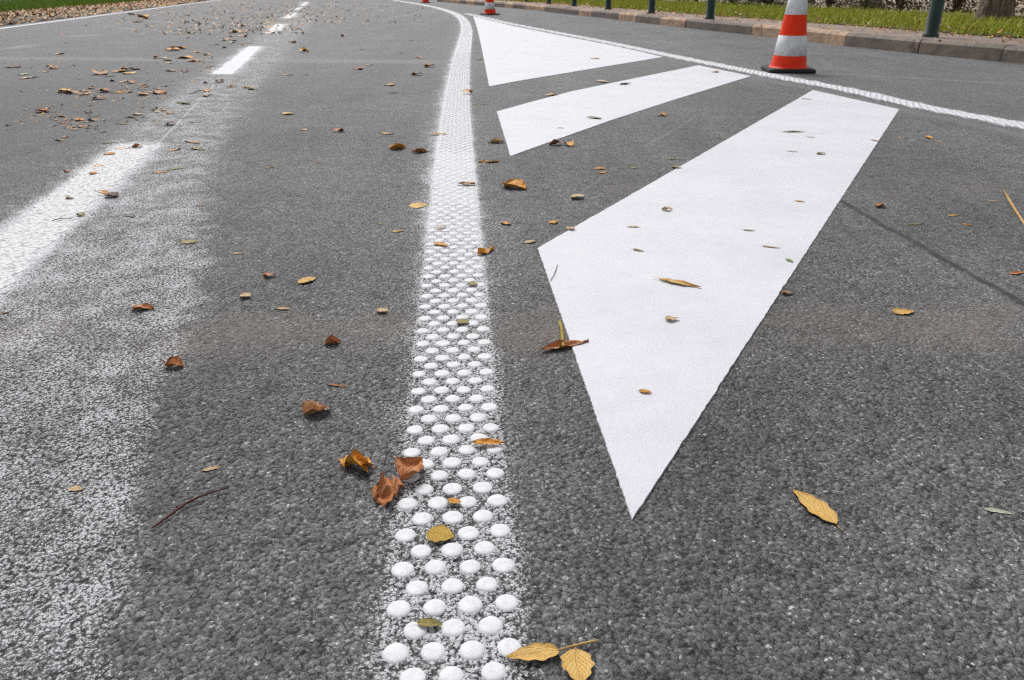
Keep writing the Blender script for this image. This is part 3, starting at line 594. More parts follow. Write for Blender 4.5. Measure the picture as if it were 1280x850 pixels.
# (x1, y1, x2, y2, colour, shape, width factor, height factor, label)
BIGL = [
 (1046, 656, 990, 612, 'yellow', 'oval', .62, .5, 'large pale yellow leaf with pointed tip, alone right of the kite tip'),
 (534, 668, 568, 675, 'mustard', 'round', 1.1, .35, 'flat mustard oval leaf lying among the nearest dots'),
 (430, 588, 463, 579, 'orange', 'ball', 1.35, .55, 'crumpled spotted orange-brown leaf just left of the dotted line'),
 (500, 604, 530, 582, 'rust', 'curl', 1.1, .9, 'curled brown leaf upright at the left rim of the dots'),
 (466, 622, 506, 612, 'rust', 'ball', .9, .75, 'reddish curled leaf touching the left side of the dotted line, lower of two'),
 (381, 521, 413, 510, 'brown', 'curl', 1.1, .8, 'folded dark brown leaf alone on asphalt left of the dots'),
 (521, 781, 554, 784, 'olive', 'lance', 1.6, .6, 'small olive-brown leaf between the lowest rows of dots'),
 (591, 556, 631, 558, 'orange', 'strip', 1.4, .5, 'flat orange-brown leaf at the right rim of the dots'),
 (676, 438, 737, 430, 'rust', 'strip', .9, .55, 'long twisted reddish brown leaf across the left edge of the kite shape'),
 (823, 352, 877, 361, 'yellow', 'strip', .9, .28, 'long wavy golden leaf lying on the kite shape'),
 (1116, 391, 1143, 389, 'yellow', 'oval', 1., .9, 'folded yellow leaf with green side, right of the kite shape'),
 (1229, 636, 1270, 643, 'pale', 'lance', .9, .25, 'slender pale green leaf near the right edge of the photo'),
 (252, 589, 278, 583, 'tan', 'lance', 1.3, .6, 'small cream tan leaf on dark asphalt at lower left'),
 (208, 457, 229, 460, 'rust', 'curl', 1.1, 1., 'rolled reddish leaf on the edge of the worn paint'),
 (165, 386, 193, 386, 'rust', 'curl', .8, .5, 'flat rusty leaf on the pale worn paint'),
 (224, 303, 252, 302, 'olive', 'oval', .9, .5, 'dull olive leaf with stalk on the worn paint'),
 (373, 355, 396, 347, 'yellow', 'oval', 1., 1., 'cupped golden leaf left of the dotted line'),
 (328, 347, 345, 345, 'rust', 'curl', 1., 1.1, None), (342, 385, 362, 387, 'tan', 'lance', 1.3, .9, None), (470, 388, 485, 391, 'tan', 'curl', 1, .8, None),
 (408, 480, 438, 484, 'rust', 'lance', .5, .3, 'thin reddish sliver of leaf on asphalt above the folded brown leaf'),
 (406, 432, 426, 427, 'rust', 'curl', 1., .9, 'small glossy reddish leaf cupped upwards, left of the dots'),
 (511, 258, 536, 256, 'yellow', 'round', 1.2, .6, 'broad yellow leaf at the left rim of the dotted line'),
 (488, 290, 507, 289, 'yellow', 'lance', 1.2, .6, None), (470, 280, 481, 280, 'olive', 'lance', 1.2, .6, None),
 (596, 319, 619, 312, 'orange', 'strip', 1.4, 1.2, 'orange leaf with raised end at the right rim of the dots'),
 (572, 231, 594, 232, 'brown', 'strip', 2.0, .6, None), (543, 305, 560, 309, 'orange', 'lance', 1.8, .5, None), (545, 287, 559, 284, 'tan', 'lance', 1, .6, None),
 (571, 403, 587, 405, 'olive', 'oval', 1.5, .4, 'small olive square-looking leaf pressed on the dots at mid distance'), (585, 357, 598, 356, 'olive', 'oval', 1.5, .5, None),
 (560, 627, 577, 631, 'orange', 'oval', 1, .5, 'tiny orange leaf wedged between two white dots'),
 (598, 203, 624, 203, 'orange', 'strip', 1.3, .5, None), (631, 232, 656, 238, 'orange', 'curl', 1, .6, 'orange-tan curled leaf below the narrow white stripe'), (626, 280, 641, 281, 'orange', 'curl', .9, .6, None),
 (191, 216, 213, 215, 'orange', 'lance', 1.5, .5, 'orange half of the leaf pair on the worn paint'), (208, 213, 236, 209, 'green', 'lance', 1.2, .5, 'green half of the leaf pair on the worn paint'),
 (82, 249, 94, 248, 'tan', 'curl', 1, 1, None), (96, 270, 108, 270, 'olive', 'curl', 1, 1.1, None), (114, 205, 129, 209, 'orange', 'lance', 1, .3, None), (111, 217, 121, 218, 'orange', 'curl', 1, .6, None),
 (119, 238, 137, 243, 'orange', 'lance', 1, .6, None), (132, 245, 149, 247, 'dark', 'curl', 1, .8, None), (80, 215, 89, 215, 'rust', 'curl', 1, 1, None), (155, 270, 169, 272, 'dark', 'lance', .8, .4, None),
 (245, 257, 256, 258, 'brown', 'lance', 1, .6, None), (289, 317, 309, 317, 'tan', 'lance', .8, .4, None), (301, 369, 313, 373, 'tan', 'curl', 1, .9, None), (-4, 393, 13, 390, 'rust', 'lance', .7, .5, None),
 (86, 610, 104, 612, 'tan', 'round', 1, .4, 'small cream leaf fragment on the worn paint at lower left'), (798, 491, 815, 494, 'orange', 'oval', .9, .7, 'small orange leaf near the lower tip of the kite shape'),
 (831, 403, 848, 401, 'tan', 'curl', .9, .7, None), (827, 264, 841, 264, 'tan', 'curl', 1, .9, None), (782, 285, 800, 285, 'tan', 'lance', 1, .3, None), (790, 313, 805, 316, 'olive', 'lance', 1.2, .5, None),
 (928, 289, 944, 290, 'olive', 'lance', .9, .3, None), (993, 252, 1007, 254, 'yellow', 'lance', 1.2, .4, None), (952, 309, 976, 312, 'tan', 'lance', .8, .3, None), (982, 325, 992, 330, 'green', 'lance', 1.5, .4, None),
 (976, 368, 992, 367, 'brown', 'curl', .8, .8, None), (1096, 260, 1104, 257, 'rust', 'curl', 1, 1, None), (1184, 270, 1200, 269, 'yellow', 'lance', 1, .5, None), (1200, 280, 1218, 282, 'orange', 'lance', 1, .5, None),
 (1135, 281, 1155, 280, 'olive', 'lance', .9, .5, None), (1232, 251, 1247, 251, 'tan', 'lance', .8, .4, None), (1262, 343, 1283, 340, 'rust', 'lance', 1.2, .6, None), (1120, 172, 1135, 173, 'tan', 'lance', 1, .5, None),
 (1157, 170, 1164, 174, 'orange', 'lance', 1.2, .6, None), (1165, 176, 1180, 178, 'tan', 'lance', 1, .5, None), (1088, 176, 1101, 178, 'brown', 'lance', 1, .7, None), (1001, 124, 1015, 125, 'green', 'lance', 1, .4, None),
 (978, 166, 1007, 166, 'olive', 'lance', .7, .5, 'long olive-green leaf near the far end of the kite shape'), (1020, 194, 1031, 193, 'olive', 'oval', 1, 1, None), (983, 190, 998, 191, 'green', 'lance', .7, .3, None), (1008, 172, 1020, 173, 'olive', 'lance', .7, .3, None),
 (840, 211, 851, 210, 'tan', 'curl', 1, 1, None), (783, 209, 799, 211, 'green', 'lance', .9, .4, None), (832, 199, 849, 199, 'olive', 'lance', 1, .4, None), (897, 174, 916, 174, 'olive', 'lance', .8, .4, None),
 (741, 211, 757, 211, 'orange', 'oval', 1, .5, None), (748, 218, 760, 214, 'brown', 'lance', 1, .5, None), (821, 145, 834, 145, 'orange', 'curl', 1, .8, None), (714, 250, 728, 246, 'tan', 'curl', 1, .8, None),
 (686, 280, 698, 278, 'orange', 'curl', 1, .7, None), (655, 304, 671, 302, 'tan', 'oval', 1, .7, None), (706, 287, 719, 289, 'tan', 'curl', .9, .6, None), (734, 148, 753, 150, 'green', 'lance', 1.2, .8, None),
 (695, 161, 706, 161, 'olive', 'lance', 1, .3, None), (687, 182, 703, 180, 'brown', 'curl', 1, 1, None), (703, 181, 718, 183, 'orange', 'curl', 1, .9, None), (680, 120, 697, 119, 'tan', 'oval', 1, .8, None), (744, 101, 760, 104, 'tan', 'lance', 1, .4, None),
 (738, 74, 750, 74, 'orange', 'oval', 1, .6, None), (887, 91, 899, 91, 'tan', 'oval', 1, .8, None), (775, 107, 788, 105, 'dark', 'lance', 1, .8, None), (610, 179, 630, 178, 'tan', 'curl', .7, .6, None),
 (579, 118, 591, 117, 'orange', 'curl', 1, 1.2, None), (590, 131, 609, 131, 'olive', 'lance', .8, .3, None), (537, 169, 559, 168, 'yellow', 'lance', 1.3, .6, None), (487, 187, 507, 185, 'orange', 'curl', 1, .8, 'bright orange-brown curled leaf left of the dotted line at mid distance'),
 (515, 191, 536, 190, 'brown', 'curl', .7, .6, None), (474, 167, 492, 168, 'yellow', 'lance', 1.2, .6, None), (415, 165, 430, 164, 'rust', 'curl', 1, 1, None), (374, 162, 384, 163, 'orange', 'oval', 1, .6, None), (351, 143, 368, 143, 'yellow', 'oval', 1.1, .9, None),
 (330, 210, 344, 209, 'olive', 'lance', 1.2, .5, None), (391, 203, 401, 203, 'brown', 'lance', 1, .5, None), (480, 107, 494, 107, 'yellow', 'oval', 1.2, 1, None), (485, 117, 497, 116, 'dark', 'lance', 1, .6, None), (530, 84, 544, 84, 'orange', 'curl', 1, 1, None),
 (514, 94, 529, 94, 'brown', 'curl', .8, .8, None), (517, 72, 530, 73, 'rust', 'lance', 1, .6, None), (492, 67, 504, 67, 'tan', 'lance', 1, .5, None), (352, 94, 368, 94, 'orange', 'lance', 1, .5, None), (378, 94, 388, 94, 'dark', 'lance', 1, .5, None),
 (374, 66, 385, 65, 'orange', 'curl', 1, 1, None), (360, 54, 371, 54, 'brown', 'curl', 1, 1, None), (426, 46, 434, 46, 'brown', 'curl', 1, 1, None), (420, 55, 427, 55, 'pale', 'lance', 1, .5, None), (441, 87, 455, 87, 'rust', 'curl', 1, .7, None), (456, 82, 467, 81, 'yellow', 'lance', 1, .5, None),
 (511, 51, 521, 51, 'tan', 'lance', 1, .5, None), (446, 62, 457, 62, 'dark', 'lance', 1, .5, None), (591, 66, 601, 66, 'pale', 'lance', 1, .5, None), (594, 74, 604, 75, 'brown', 'lance', 1, .5, None),
]
MIDL = """74,68,14,orange;68,86,11,brown;91,83,7,dark;18,84,14,dark;29,114,9,pale;127,93,16,brown;160,88,18,brown;170,87,9,dark;142,102,9,dark;153,103,10,brown;164,104,14,brown;91,117,20,brown;105,114,14,tan;114,111,9,brown;131,115,10,brown;148,116,9,orange;160,116,13,tan;182,109,8,rust;178,119,14,brown;190,115,16,tan;199,117,17,rust;205,108,8,dark;121,124,12,brown;54,140,10,rust;62,146,9,brown;77,146,12,tan;88,150,10,tan;99,150,12,brown;113,132,10,pale;110,141,10,dark;28,150,7,tan;66,158,13,pale;118,151,14,brown;108,158,12,tan;119,145,12,olive;130,150,8,pale;137,148,7,pale;152,155,16,olive;165,147,18,tan;11,157,8,dark;12,162,10,tan;94,162,7,brown;75,176,14,tan;82,172,9,rust;37,190,9,pale;130,165,12,pale;195,140,11,tan;213,142,9,brown;212,156,11,dark;230,130,17,olive;246,126,9,pale;252,113,14,tan;219,188,17,yellow;240,178,19,tan;248,187,17,olive;135,179,15,olive;153,186,20,orange;172,184,13,rust;137,193,15,orange;258,104,8,brown;274,103,12,dark;307,110,10,brown;260,119,12,tan;196,73,9,rust;210,76,12,orange;213,89,12,brown;222,61,22,orange;230,73,22,orange;240,77,12,brown;231,90,9,dark;248,66,10,tan;258,68,9,orange;258,84,8,brown;267,56,14,tan;292,41,12,orange;283,50,10,brown;282,60,9,dark;303,46,12,brown;310,55,12,tan;35,98,24,tan;83,54,7,pale;244,153,16,pale;227,148,9,olive;171,28,14,tan;60,84,6,dark;99,99,8,pale;39,74,7,pale;209,62,8,dark;225,40,8,tan;340,207,10,olive;1145,260,8,tan;1150,135,7,pale"""
for L_ in BIGL:
    x1, y1, x2, y2, cl, shp, asp, zs, lb = L_; put_leaf(x1, y1, x2, y2, cl, shp, asp, zs, lb, idx=None if lb is None else len(LEAVES))
for s in MIDL.split(';'):
    x, y, wd, cl = s.split(','); x, y, wd = float(x), float(y), float(wd); t = random.uniform(-.12, .12)*wd*min(1, y/200)
    put_leaf(x-wd/2, y-t, x+wd/2, y+t, cl, {'brown': 'curl', 'rust': 'curl', 'dark': 'curl', 'orange': 'oval'}.get(cl, 'lance'), random.uniform(.8, 1.2), random.uniform(.5, .95))
base_m = [t_.split(',') for t_ in MIDL.split(';')]; base_m = [b_ for b_ in base_m if b_[3] in ('brown', 'rust', 'orange', 'tan') and float(b_[1]) < 160]
for _ in range(75):
    b_ = random.choice(base_m); x, y = float(b_[0])+random.gauss(0, 9), float(b_[1])+random.gauss(0, 3.5); wd = float(b_[2])*random.uniform(.45, .9)
    cl = random.choice(['brown', 'rust', 'orange', 'tan', 'tan', 'orange', 'yellow', 'brown', 'olive', 'pale'])
    put_leaf(x-wd/2, y, x+wd/2, y+random.uniform(-1, 1), cl, random.choice(['curl', 'oval', 'oval']), random.uniform(.9, 1.5), random.uniform(.5, .9))
# labels that single out
from collections import defaultdict
bag = defaultdict(list)
for o, lb, cl, shp, rg, cy in LEAVES:
    if lb: o['label'] = lb
    else: bag[((SW[shp]+' ') if shp else ('small ' if o['wpx'] > 11 else 'tiny '))+CW[cl]+' leaf '+rg].append((cy, o))
ORD = ['nearest', 'second nearest', 'third nearest', 'fourth nearest', 'fifth nearest', 'sixth nearest', 'seventh nearest', 'eighth nearest', 'ninth nearest', 'tenth nearest', 'eleventh nearest', 'twelfth nearest', 'thirteenth nearest', 'fourteenth nearest', 'fifteenth nearest']
NUM = ['', 'one', 'two', 'three', 'four', 'five', 'six', 'seven', 'eight', 'nine', 'ten', 'eleven', 'twelve']
for kx, lst in bag.items():
    lst.sort(key=lambda t_: -t_[0]); n = len(lst)
    for i_, (_, o) in enumerate(lst):
        o['label'] = kx if n == 1 else (('nearer' if i_ == 0 else 'farther') if n == 2 else ('farthest' if i_ == n-1 else ORD[min(i_, 14)]))+' '+kx
for L_ in LEAVES: del L_[0]['wpx']
def litter(name, pts, z, s0, s1, mats, label, up=.5):
    n = len(pts); a = rng.uniform(0, 6.28, n); s = rng.uniform(s0, s1, n); t = rng.normal(0, up, (n, 2)); P = np.c_[pts, np.full(n, z)]
    ax = np.c_[np.cos(a), np.sin(a), t[:, 0]]*s[:, None]; ay = np.c_[-np.sin(a), np.cos(a), t[:, 1]]*(s*.55)[:, None]
    lift = np.c_[np.zeros(n), np.zeros(n), s*.35]
    V = np.stack([P-ax+lift*.8, P-ay*1.0, P+ax+lift*.9, P+ay+lift*.5], 1); V[:, :, 2] = np.maximum(V[:, :, 2], z+.001)
    b = np.arange(n)[:, None]*4; T4 = np.concatenate([b+np.array([0, 1, 3]), b+np.array([1, 2, 3])])
    o = fast_mesh(name, V.reshape(-1, 3), T4, mats[0])
    for m_ in mats[1:]: o.data.materials.append(m_)
    mi = rng.integers(0, len(mats), n); o.data.polygons.foreach_set('material_index', np.r_[mi, mi].astype(np.int32))
    o.data.uv_layers.new(name='UVMap'); return tag(o, label, 'leaves', kind='stuff')
mats_l = [LM[k_] for k_ in ('brown', 'orange', 'tan', 'rust', 'tan', 'yellow')]
n = 15000; ii = rng.integers(0, len(LEFT_EDGE)-1, n); fr = rng.random((n, 1)); off = np.abs(rng.normal(1.9, 1.1, n))+.12
pts = LEFT_EDGE[ii]*(1-fr)+LEFT_EDGE[ii+1]*fr+LN[ii]*off[:, None]
litter('leaf_litter', pts, .014, .025, .055, mats_l, 'brown leaf litter between the left edge line and the lawn')
pp = []
while len(pp) < 1500:
    py = 2+random.random()**1.4*42; px = random.gauss(310, 95)+random.uniform(-20, 60)
    if 60 < px < 560 and (py < 30 or px < 380): pp.append(G(px, py))
cr = []
for b_ in base_m*10:
    x, y = float(b_[0])+random.gauss(0, 16), float(b_[1])+random.gauss(0, 5)
    if y > 30: cr.append(G(x, y))
litter('leaf_crumbs', np.array(cr), .001, .005, .016, mats_l, 'tiny leaf crumbs among the leaves in the left lane', .3)
litter('leaf_scatter', np.array(pp), .004, .018, .042, mats_l, 'fine scatter of leaves far up the road near the top edge', .4)
n = 2600; ii = (rng.random(n)*(len(KERB)-1)).astype(int); off = 1.3-np.abs(rng.normal(0, .5, n)); off = np.clip(off, .02, 1.3); pts = KERB[ii]+KN[ii]*off[:, None]
n = 2600; ii = (rng.random(n)*(len(KERB)-1)).astype(int); off = rng.uniform(1.1, 4.6, n); pts2 = KERB[ii]+KN[ii]*off[:, None]
litter('verge_litter', pts2, KH+.03, .02, .04, mats_l, 'dry leaves lying in the grass strip behind the kerb', .8)
litter('pavement_litter', pts, KH, .012, .03, mats_l, 'dry leaves scattered on the pavement behind the kerb')

# twigs and the leafy sprig
def tube(name, pts, radii, mat, parent=None, seg=6):
    P = [np.array(p, float) for p in pts]; vs = []; fs = []
    for i_, p in enumerate(P):
        t = P[min(i_+1, len(P)-1)]-P[max(i_-1, 0)]; t /= np.linalg.norm(t)+1e-9
        a = np.cross(t, (0, 0, 1)) if abs(t[2]) < .9 else np.cross(t, (1, 0, 0)); a /= np.linalg.norm(a); b = np.cross(t, a)
        for k_ in range(seg):
            an = 2*math.pi*k_/seg; vs.append(p+(a*math.cos(an)+b*math.sin(an))*radii[i_])
    for i_ in range(len(P)-1):
        for k_ in range(seg): fs.append((i_*seg+k_, i_*seg+(k_+1) % seg, (i_+1)*seg+(k_+1) % seg, (i_+1)*seg+k_))
    fs.append(tuple(range(seg))); fs.append(tuple(range((len(P)-1)*seg, len(P)*seg))[::-1])
    return mesh(name, vs, fs, mat, parent, True)
twr = plain('twig_dark_red', [(.07, .02, .018), (.14, .045, .035)], 60); twt = plain('twig_tan', [(.45, .27, .09), (.62, .42, .18)], 50)
moss = plain('mossy_stem', [(.30, .20, .03), (.50, .36, .07), (.12, .08, .03)], 220)
tg = tube('twig', [(*G(x, y), z) for x, y, z in ((191, 661, .002), (212, 647, .003), (232, 633, .004), (252, 624, .005), (270, 618, .005), (287, 614, .006))], [.0012, .0016, .0016, .0013, .001, .0006], twr)
tag(tg, 'thin dark red twig on the asphalt at lower left', 'twig')
tg = tube('twig', [(*G(x, y), .004) for x, y in ((1254, 239), (1262, 253), (1270, 266), (1281, 283))], [.003, .004, .0035, .003], twt); tag(tg, 'straight yellow-tan stalk at the right edge of the photo', 'twig')
tg = tube('twig', [(*G(x, y), .005) for x, y in ((66, 278), (76, 275), (89, 275))], [.0012, .0012, .001], twr); tag(tg, 'hair-thin dark twig on the nearest dash of the broken line', 'twig')
tg = tube('twig', [(*G(x, y), .005) for x, y in ((688, 353), (693, 345), (697, 333))], [.0007, .0008, .0006], twr); tag(tg, 'tiny thin twig at the left edge of the kite shape', 'twig')
tg = tube('mossy_stem', [(*G(x, y), z) for x, y, z in ((704, 436, .004), (703, 427, .006), (702, 417, .008), (700, 407, .006), (699, 402, .004))], [.0025, .0035, .0028, .0035, .001], moss, seg=7)
tag(tg, 'short knobbly yellow stem beside the left edge of the kite shape', 'twig')
def local_leaf(root, x1, y1, x2, y2, cl, shp, asp, zs, idx, z=.003):
    p, q = np.array(G(x1, y1)), np.array(G(x2, y2)); c_ = (p+q)/2; L = np.linalg.norm(q-p); o = bpy.data.objects.new('leaf', SH[shp][idx]); link(o, root)
    d = q-p; o.location = (c_[0]-root.location[0], c_[1]-root.location[1], z); o.rotation_euler = (0, 0, math.atan2(d[1], d[0])); o.scale = (L, L*asp, L*zs)
    o.material_slots[0].link = 'OBJECT'; o.material_slots[0].material = LM[cl]; return o
sp = empty('leafy_sprig', (*G(720, 815), 0)); tag(sp, 'sprig with two golden orange leaves on a stalk at the bottom edge', 'sprig')
sb = np.array([*G(720, 815), 0])
tube('stalk', [np.array([*G(x, y), z])-sb for x, y, z in ((748, 804, .004), (730, 808, .004), (712, 813, .005), (697, 817, .004))], [.0011, .0015, .0012, .001], twt, sp)
local_leaf(sp, 700, 817, 630, 824, 'yellow', 'lance', 1.45, .6, 0); l2 = local_leaf(sp, 721, 814, 725, 860, 'orange', 'oval', 1.15, .5, 1); l2.material_slots[0].material = LM['yellow']

# grit: little white stones
gp = [(1013, 404), (919, 450), (922, 461), (922, 467), (1012, 482), (1035, 479), (1008, 548), (685, 584), (1241, 537), (1270, 347), (849, 764), (1194, 229), (1135, 187), (1111, 185), (740, 161), (756, 233), (703, 258), (480, 209),
      (1080, 618), (1155, 818), (650, 476), (1210, 834), (675, 430), (929, 440), (1048, 249), (1120, 322), (1150, 324), (345, 398)]
for _ in range(170): gp.append((random.uniform(60, 1280), 260+random.random()*580))
V = []; T_ = []
for j, (x, y) in enumerate(gp):
    g = G(x, y); r = random.uniform(.0009, .0028 if j > 27 else .0036); b = len(V)
    for dx, dy, dz in ((1, .3, 0), (.2, 1, .1), (-1, .4, 0), (-.6, -.8, .1), (.5, -.9, 0), (0, 0, .9)):
        V.append((g[0]+dx*r*random.uniform(.6, 1.2), g[1]+dy*r*random.uniform(.6, 1.2), -.0004+dz*r))
    for k_ in range(5): T_.append((b+k_, b+(k_+1) % 5, b+5))
tag(fast_mesh('grit', V, T_, plain('pale_grit', [(.42, .42, .41), (.68, .68, .68)], 200)), 'tiny pale grit sprinkled over the asphalt', 'grit', kind='stuff')

# ------------------------------------------------------------------ traffic cones
def cone(name_loc, rz, label, detail=28):
    root = empty('traffic_cone', (*name_loc, 0), rz); tag(root, label, 'cone', 'red and white traffic cones')
    Ht = .75; zb = .032; r0, r1 = .132, .030
    def rad(z): return r0+(r1-r0)*(z-zb)/(Ht-zb)
    # square foot with rounded corners and a lip
    def rsq(hw, cr, z, n=4):
        o_ = []
        for cx_, cy_, a0 in ((1, 1, 0), (-1, 1, 90), (-1, -1, 180), (1, -1, 270)):
            for k_ in range(n+1): a = R(a0+90*k_/n); o_.append((cx_*(hw-cr)+cr*math.cos(a), cy_*(hw-cr)+cr*math.sin(a), z))
        return o_
    rings = [rsq(.172, .03, .001), rsq(.176, .03, .010), rsq(.172, .03, .024), rsq(.162, .03, .031)]
    m_ = len(rings[0]); vs = sum(rings, []); fs = []
    for j in range(3):
        for k_ in range(m_): fs.append((j*m_+k_, j*m_+(k_+1) % m_, (j+1)*m_+(k_+1) % m_, (j+1)*m_+k_))
    fs.append(tuple(range(3*m_, 4*m_)))
    mesh('foot', vs, fs, cone_b, root)
    def frus(nm, prof, mat):
        vs = []; fs = []; s = detail
        for r_, z in prof:
            for k_ in range(s): a = 2*math.pi*k_/s; vs.append((r_*math.cos(a), r_*math.sin(a), z))
        for j in range(len(prof)-1):
            for k_ in range(s): fs.append((j*s+k_, j*s+(k_+1) % s, (j+1)*s+(k_+1) % s, (j+1)*s+k_))
        if nm == 'body': fs.append(tuple(range((len(prof)-1)*s, len(prof)*s)))
        return mesh(nm, vs, fs, mat, root, True)
    frus('body', [(r0+.018, .031), (r0+.006, .037), (r0, .050)]+[(rad(z), z) for z in (.2, .35, .5, .65, .74)]+[(r1-.004, Ht), (r1-.008, Ht-.001)], cone_r.m)
    for z0, z1 in BANDS: frus('white_band', [(rad(z0)+.0005, z0-.001), (rad(z0)+.003, z0), (rad(z1)+.003, z1), (rad(z1)+.0005, z1+.001)], cone_w.m)
    return root
BANDS = ((.118, .258), (.405, .545))
cone(G(984.5, 89), R(-6), 'largest red and white traffic cone, nearest, standing on the dotted edge line at right')
cone(G(612.5, 18.5), R(30), 'small distant traffic cone above the tip of the far white triangle')
cone(G(532, 3.6), R(12), 'farthest traffic cone, only a red speck left of the other two at the top edge')

# ------------------------------------------------------------------ posts
post_px = [(1163, 45.5, .066), (887, 23.5, .066), (814, 16.5, .066), (760, 11.5, .066), (717.5, 7.5, .066), (686, 5, .066), (658, 2.5, .066)]
def make_post():
    root = empty('bollard', (0, 0, 0)); r = .066
    prof = [(r+.012, 0), (r+.012, .03), (r, .036), (r*.99, .5), (r*.97, .93)]
    cap = [(r*1.12, .93), (r*1.16, .96), (r*1.10, .99), (r*.8, 1.03), (r*.35, 1.055), (.001, 1.06)]
    ring = [(r+.004, .80), (r+.006, .81), (r+.006, .85), (r+.004, .86)]
    for nm, pr in (('shaft', prof), ('cap', cap), ('collar', ring)):
        s = 20; vs = [(a*math.cos(2*math.pi*k_/s), a*math.sin(2*math.pi*k_/s), z) for a, z in pr for k_ in range(s)]
        mesh(nm, vs, [(j*s+k_, j*s+(k_+1) % s, (j+1)*s+(k_+1) % s, (j+1)*s+k_) for j in range(len(pr)-1) for k_ in range(s)], post_m, root, True)
    return root
post_lab = ['nearest dark green post, on the pavement near the right edge', 'second dark green post along the kerb', 'third dark green post along the kerb', 'fourth dark green post along the kerb',
            'fifth dark green post along the kerb', 'sixth dark green post, small and far', 'farthest dark green post at the top edge']
p0 = make_post()
for i_, (x, y, r) in enumerate(post_px):
    o = p0
    if i_:
        o = p0.copy(); link(o)
        for ch in list(p0.children): c_ = ch.copy(); link(c_, o)
    o.location = (*G(x, y, KH), KH-.005); tag(o, post_lab[i_], 'post', 'dark green posts along the kerb')

# ------------------------------------------------------------------ shrubs and trees
def leaf_cloud(name, cen, rad, n, s, mat, parent, gap=.35):
    d = rng.normal(0, 1, (n, 3)); d /= np.linalg.norm(d, axis=1)[:, None]; r_ = rng.random(n)**.45
    P = d*r_[:, None]*np.array(rad)
    cl = rng.normal(0, 1, (max(6, n//45), 3))*np.array(rad)*.5; k_ = rng.integers(0, len(cl), n); P = P*gap*1.2+cl[k_]+rng.normal(0, .12, (n, 3))*np.array(rad)
    P += np.array(cen); P[:, 2] = np.maximum(P[:, 2], .03)
    a = rng.normal(0, 1, (n, 3)); a /= np.linalg.norm(a, axis=1)[:, None]; b = np.cross(a, rng.normal(0, 1, (n, 3))); b /= np.linalg.norm(b, axis=1)[:, None]
    ss = s*rng.uniform(.6, 1.3, (n, 1)); V = np.stack([P-a*ss, P-b*ss*.5, P+a*ss, P+b*ss*.5], 1)
    T4 = np.arange(n*4).reshape(n, 4); o = fast_mesh(name, V.reshape(-1, 3), T4, mat); o.parent = parent; tag(o, kind='stuff'); return o
def shrub(x, y, w_, h_, n, mi, label):
    root = empty('shrub', (*G(x, y, KH), KH)); tag(root, label, 'shrub', 'shrubs behind the grass verge')
    allv = []; 
    for q in range(9):
        a = random.uniform(0, 6.28); l = h_*random.uniform(.6, 1.1); dx, dy = math.cos(a)*w_*.45, math.sin(a)*w_*.3
        pts = [(0, 0, -.02), (dx*.3, dy*.3, l*.35), (dx*.7+random.uniform(-.1, .1), dy*.7, l*.7), (dx*1.1, dy+random.uniform(-.1, .1), l)]
        tube('branch', pts, [.028, .02, .013, .005], twig_m, root, 5)
        if q % 2: tube('branch', [pts[1], (dx*.3+random.uniform(-.35, .35), dy*.3, l*.6), (dx*.3+random.uniform(-.6, .6), dy*.3, l*.75)], [.014, .009, .004], twig_m, root, 4)
    leaf_cloud('foliage', (0, 0, h_*.5), (w_*.62, w_*.35, h_*.48), n, .032, shrub_mats[mi], root)
    leaf_cloud('undergrowth', (0, 0, .16), (w_*.9, w_*.5, .22), int(n*1.5), .03, shrub_mats[(mi+q) % 2], root)
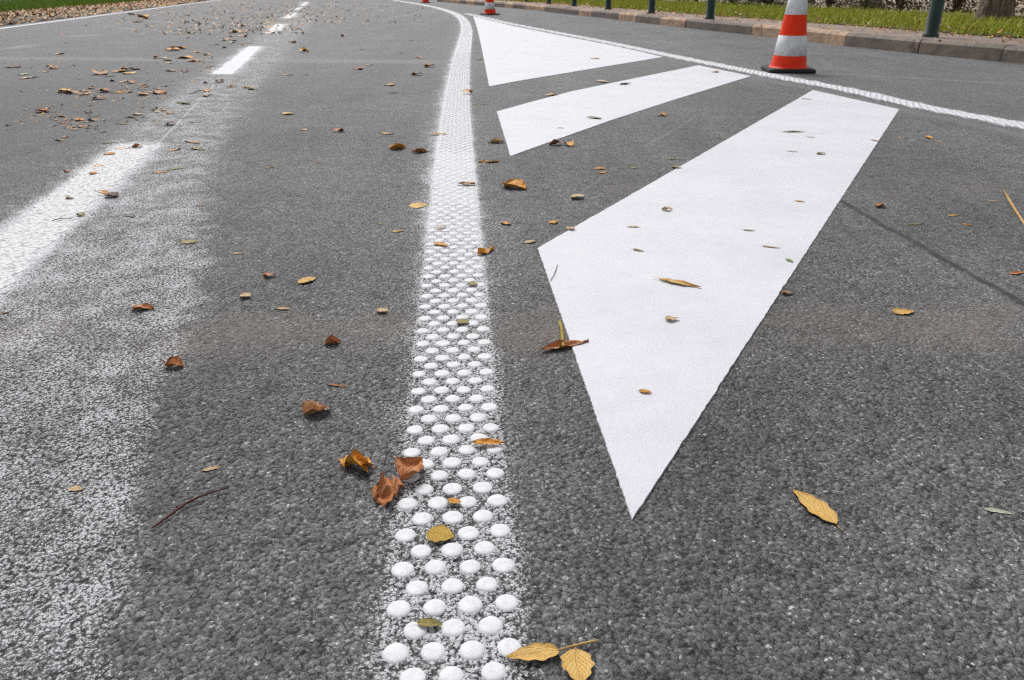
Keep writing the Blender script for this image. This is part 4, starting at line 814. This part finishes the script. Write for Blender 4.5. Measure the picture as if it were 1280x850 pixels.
shr = [(960, 10, 1.3, 1.1, 800, 0, 'dark green shrub behind the grass just left of the nearest cone top'), (1035, 14, 1.2, 1.2, 420, 1, 'thin brownish shrub behind the grass right of the nearest cone'),
       (1080, 12, .9, 1.2, 500, 0, 'shrub with dark stems left of the nearest green post'), (1125, 14, 1.2, 1.2, 700, 0, 'dense shrub directly left of the nearest green post'), (1195, 17, 1.0, 1.3, 420, 1, 'brown twiggy shrub between the nearest post and tree trunk'),
       (1290, 24, .9, 1.2, 350, 1, 'bare twiggy shrub at the top right corner'), (870, 4, 1.6, 1.2, 900, 0, 'dark green shrub behind the second post'), (915, 6, 1.4, 1.1, 700, 0, 'low dark shrub between second post and nearest cone'), (800, 1, 2., 1.3, 900, 0, 'distant dark shrub behind the third post')]
for s in shr: shrub(*s)
def tree(p, r, h, label, crown_n, lean=0.):
    root = empty('tree', (p[0], p[1], KH)); tag(root, label, 'tree', 'trees behind the right verge')
    s = 18; prof = [(1.45, -.05), (1.18, .12), (1.0, .4), (.9, 1.2), (.8, h*.4), (.55, h*.55)]; vs = []
    for f_, z in prof:
        for k_ in range(s):
            a = 2*math.pi*k_/s; q = r*f_*(1+.07*math.sin(5*a+1)+.05*math.sin(9*a+z)+(.12*math.sin(4*a) if z < .2 else 0)); vs.append((q*math.cos(a)+lean*z, q*math.sin(a), z))
    mesh('trunk', vs, [(j*s+k_, j*s+(k_+1) % s, (j+1)*s+(k_+1) % s, (j+1)*s+k_) for j in range(len(prof)-1) for k_ in range(s)], bark, root, True)
    for q in range(6):
        a = q*1.05+random.uniform(-.3, .3); z0 = h*random.uniform(.38, .52)
        tube('limb', [(0, 0, z0), (math.cos(a)*h*.1, math.sin(a)*h*.1, z0+h*.14), (math.cos(a)*h*.22, math.sin(a)*h*.22, z0+h*.33)], [r*.5, r*.33, r*.1], bark, root, 7)
    leaf_cloud('crown', (0, 0, h*.78), (h*.30, h*.30, h*.24), crown_n, .11, crown_m, root)
tree(G(1241, 28, KH), .20, 7, 'thick pale-barked tree trunk behind the grass at top right', 3500)
for x, y, r, lb in ((1093, 9, .13, 'slim brown tree trunk in the shrubs left of the nearest post'), (1010, 4, .16, 'slim dark tree trunk far behind the shrubs right of the cone'), (945, 1.5, .16, 'farthest slim tree trunk left of the nearest cone top')):
    tree(G(x, y, KH), r, 6.5, lb, 2200)
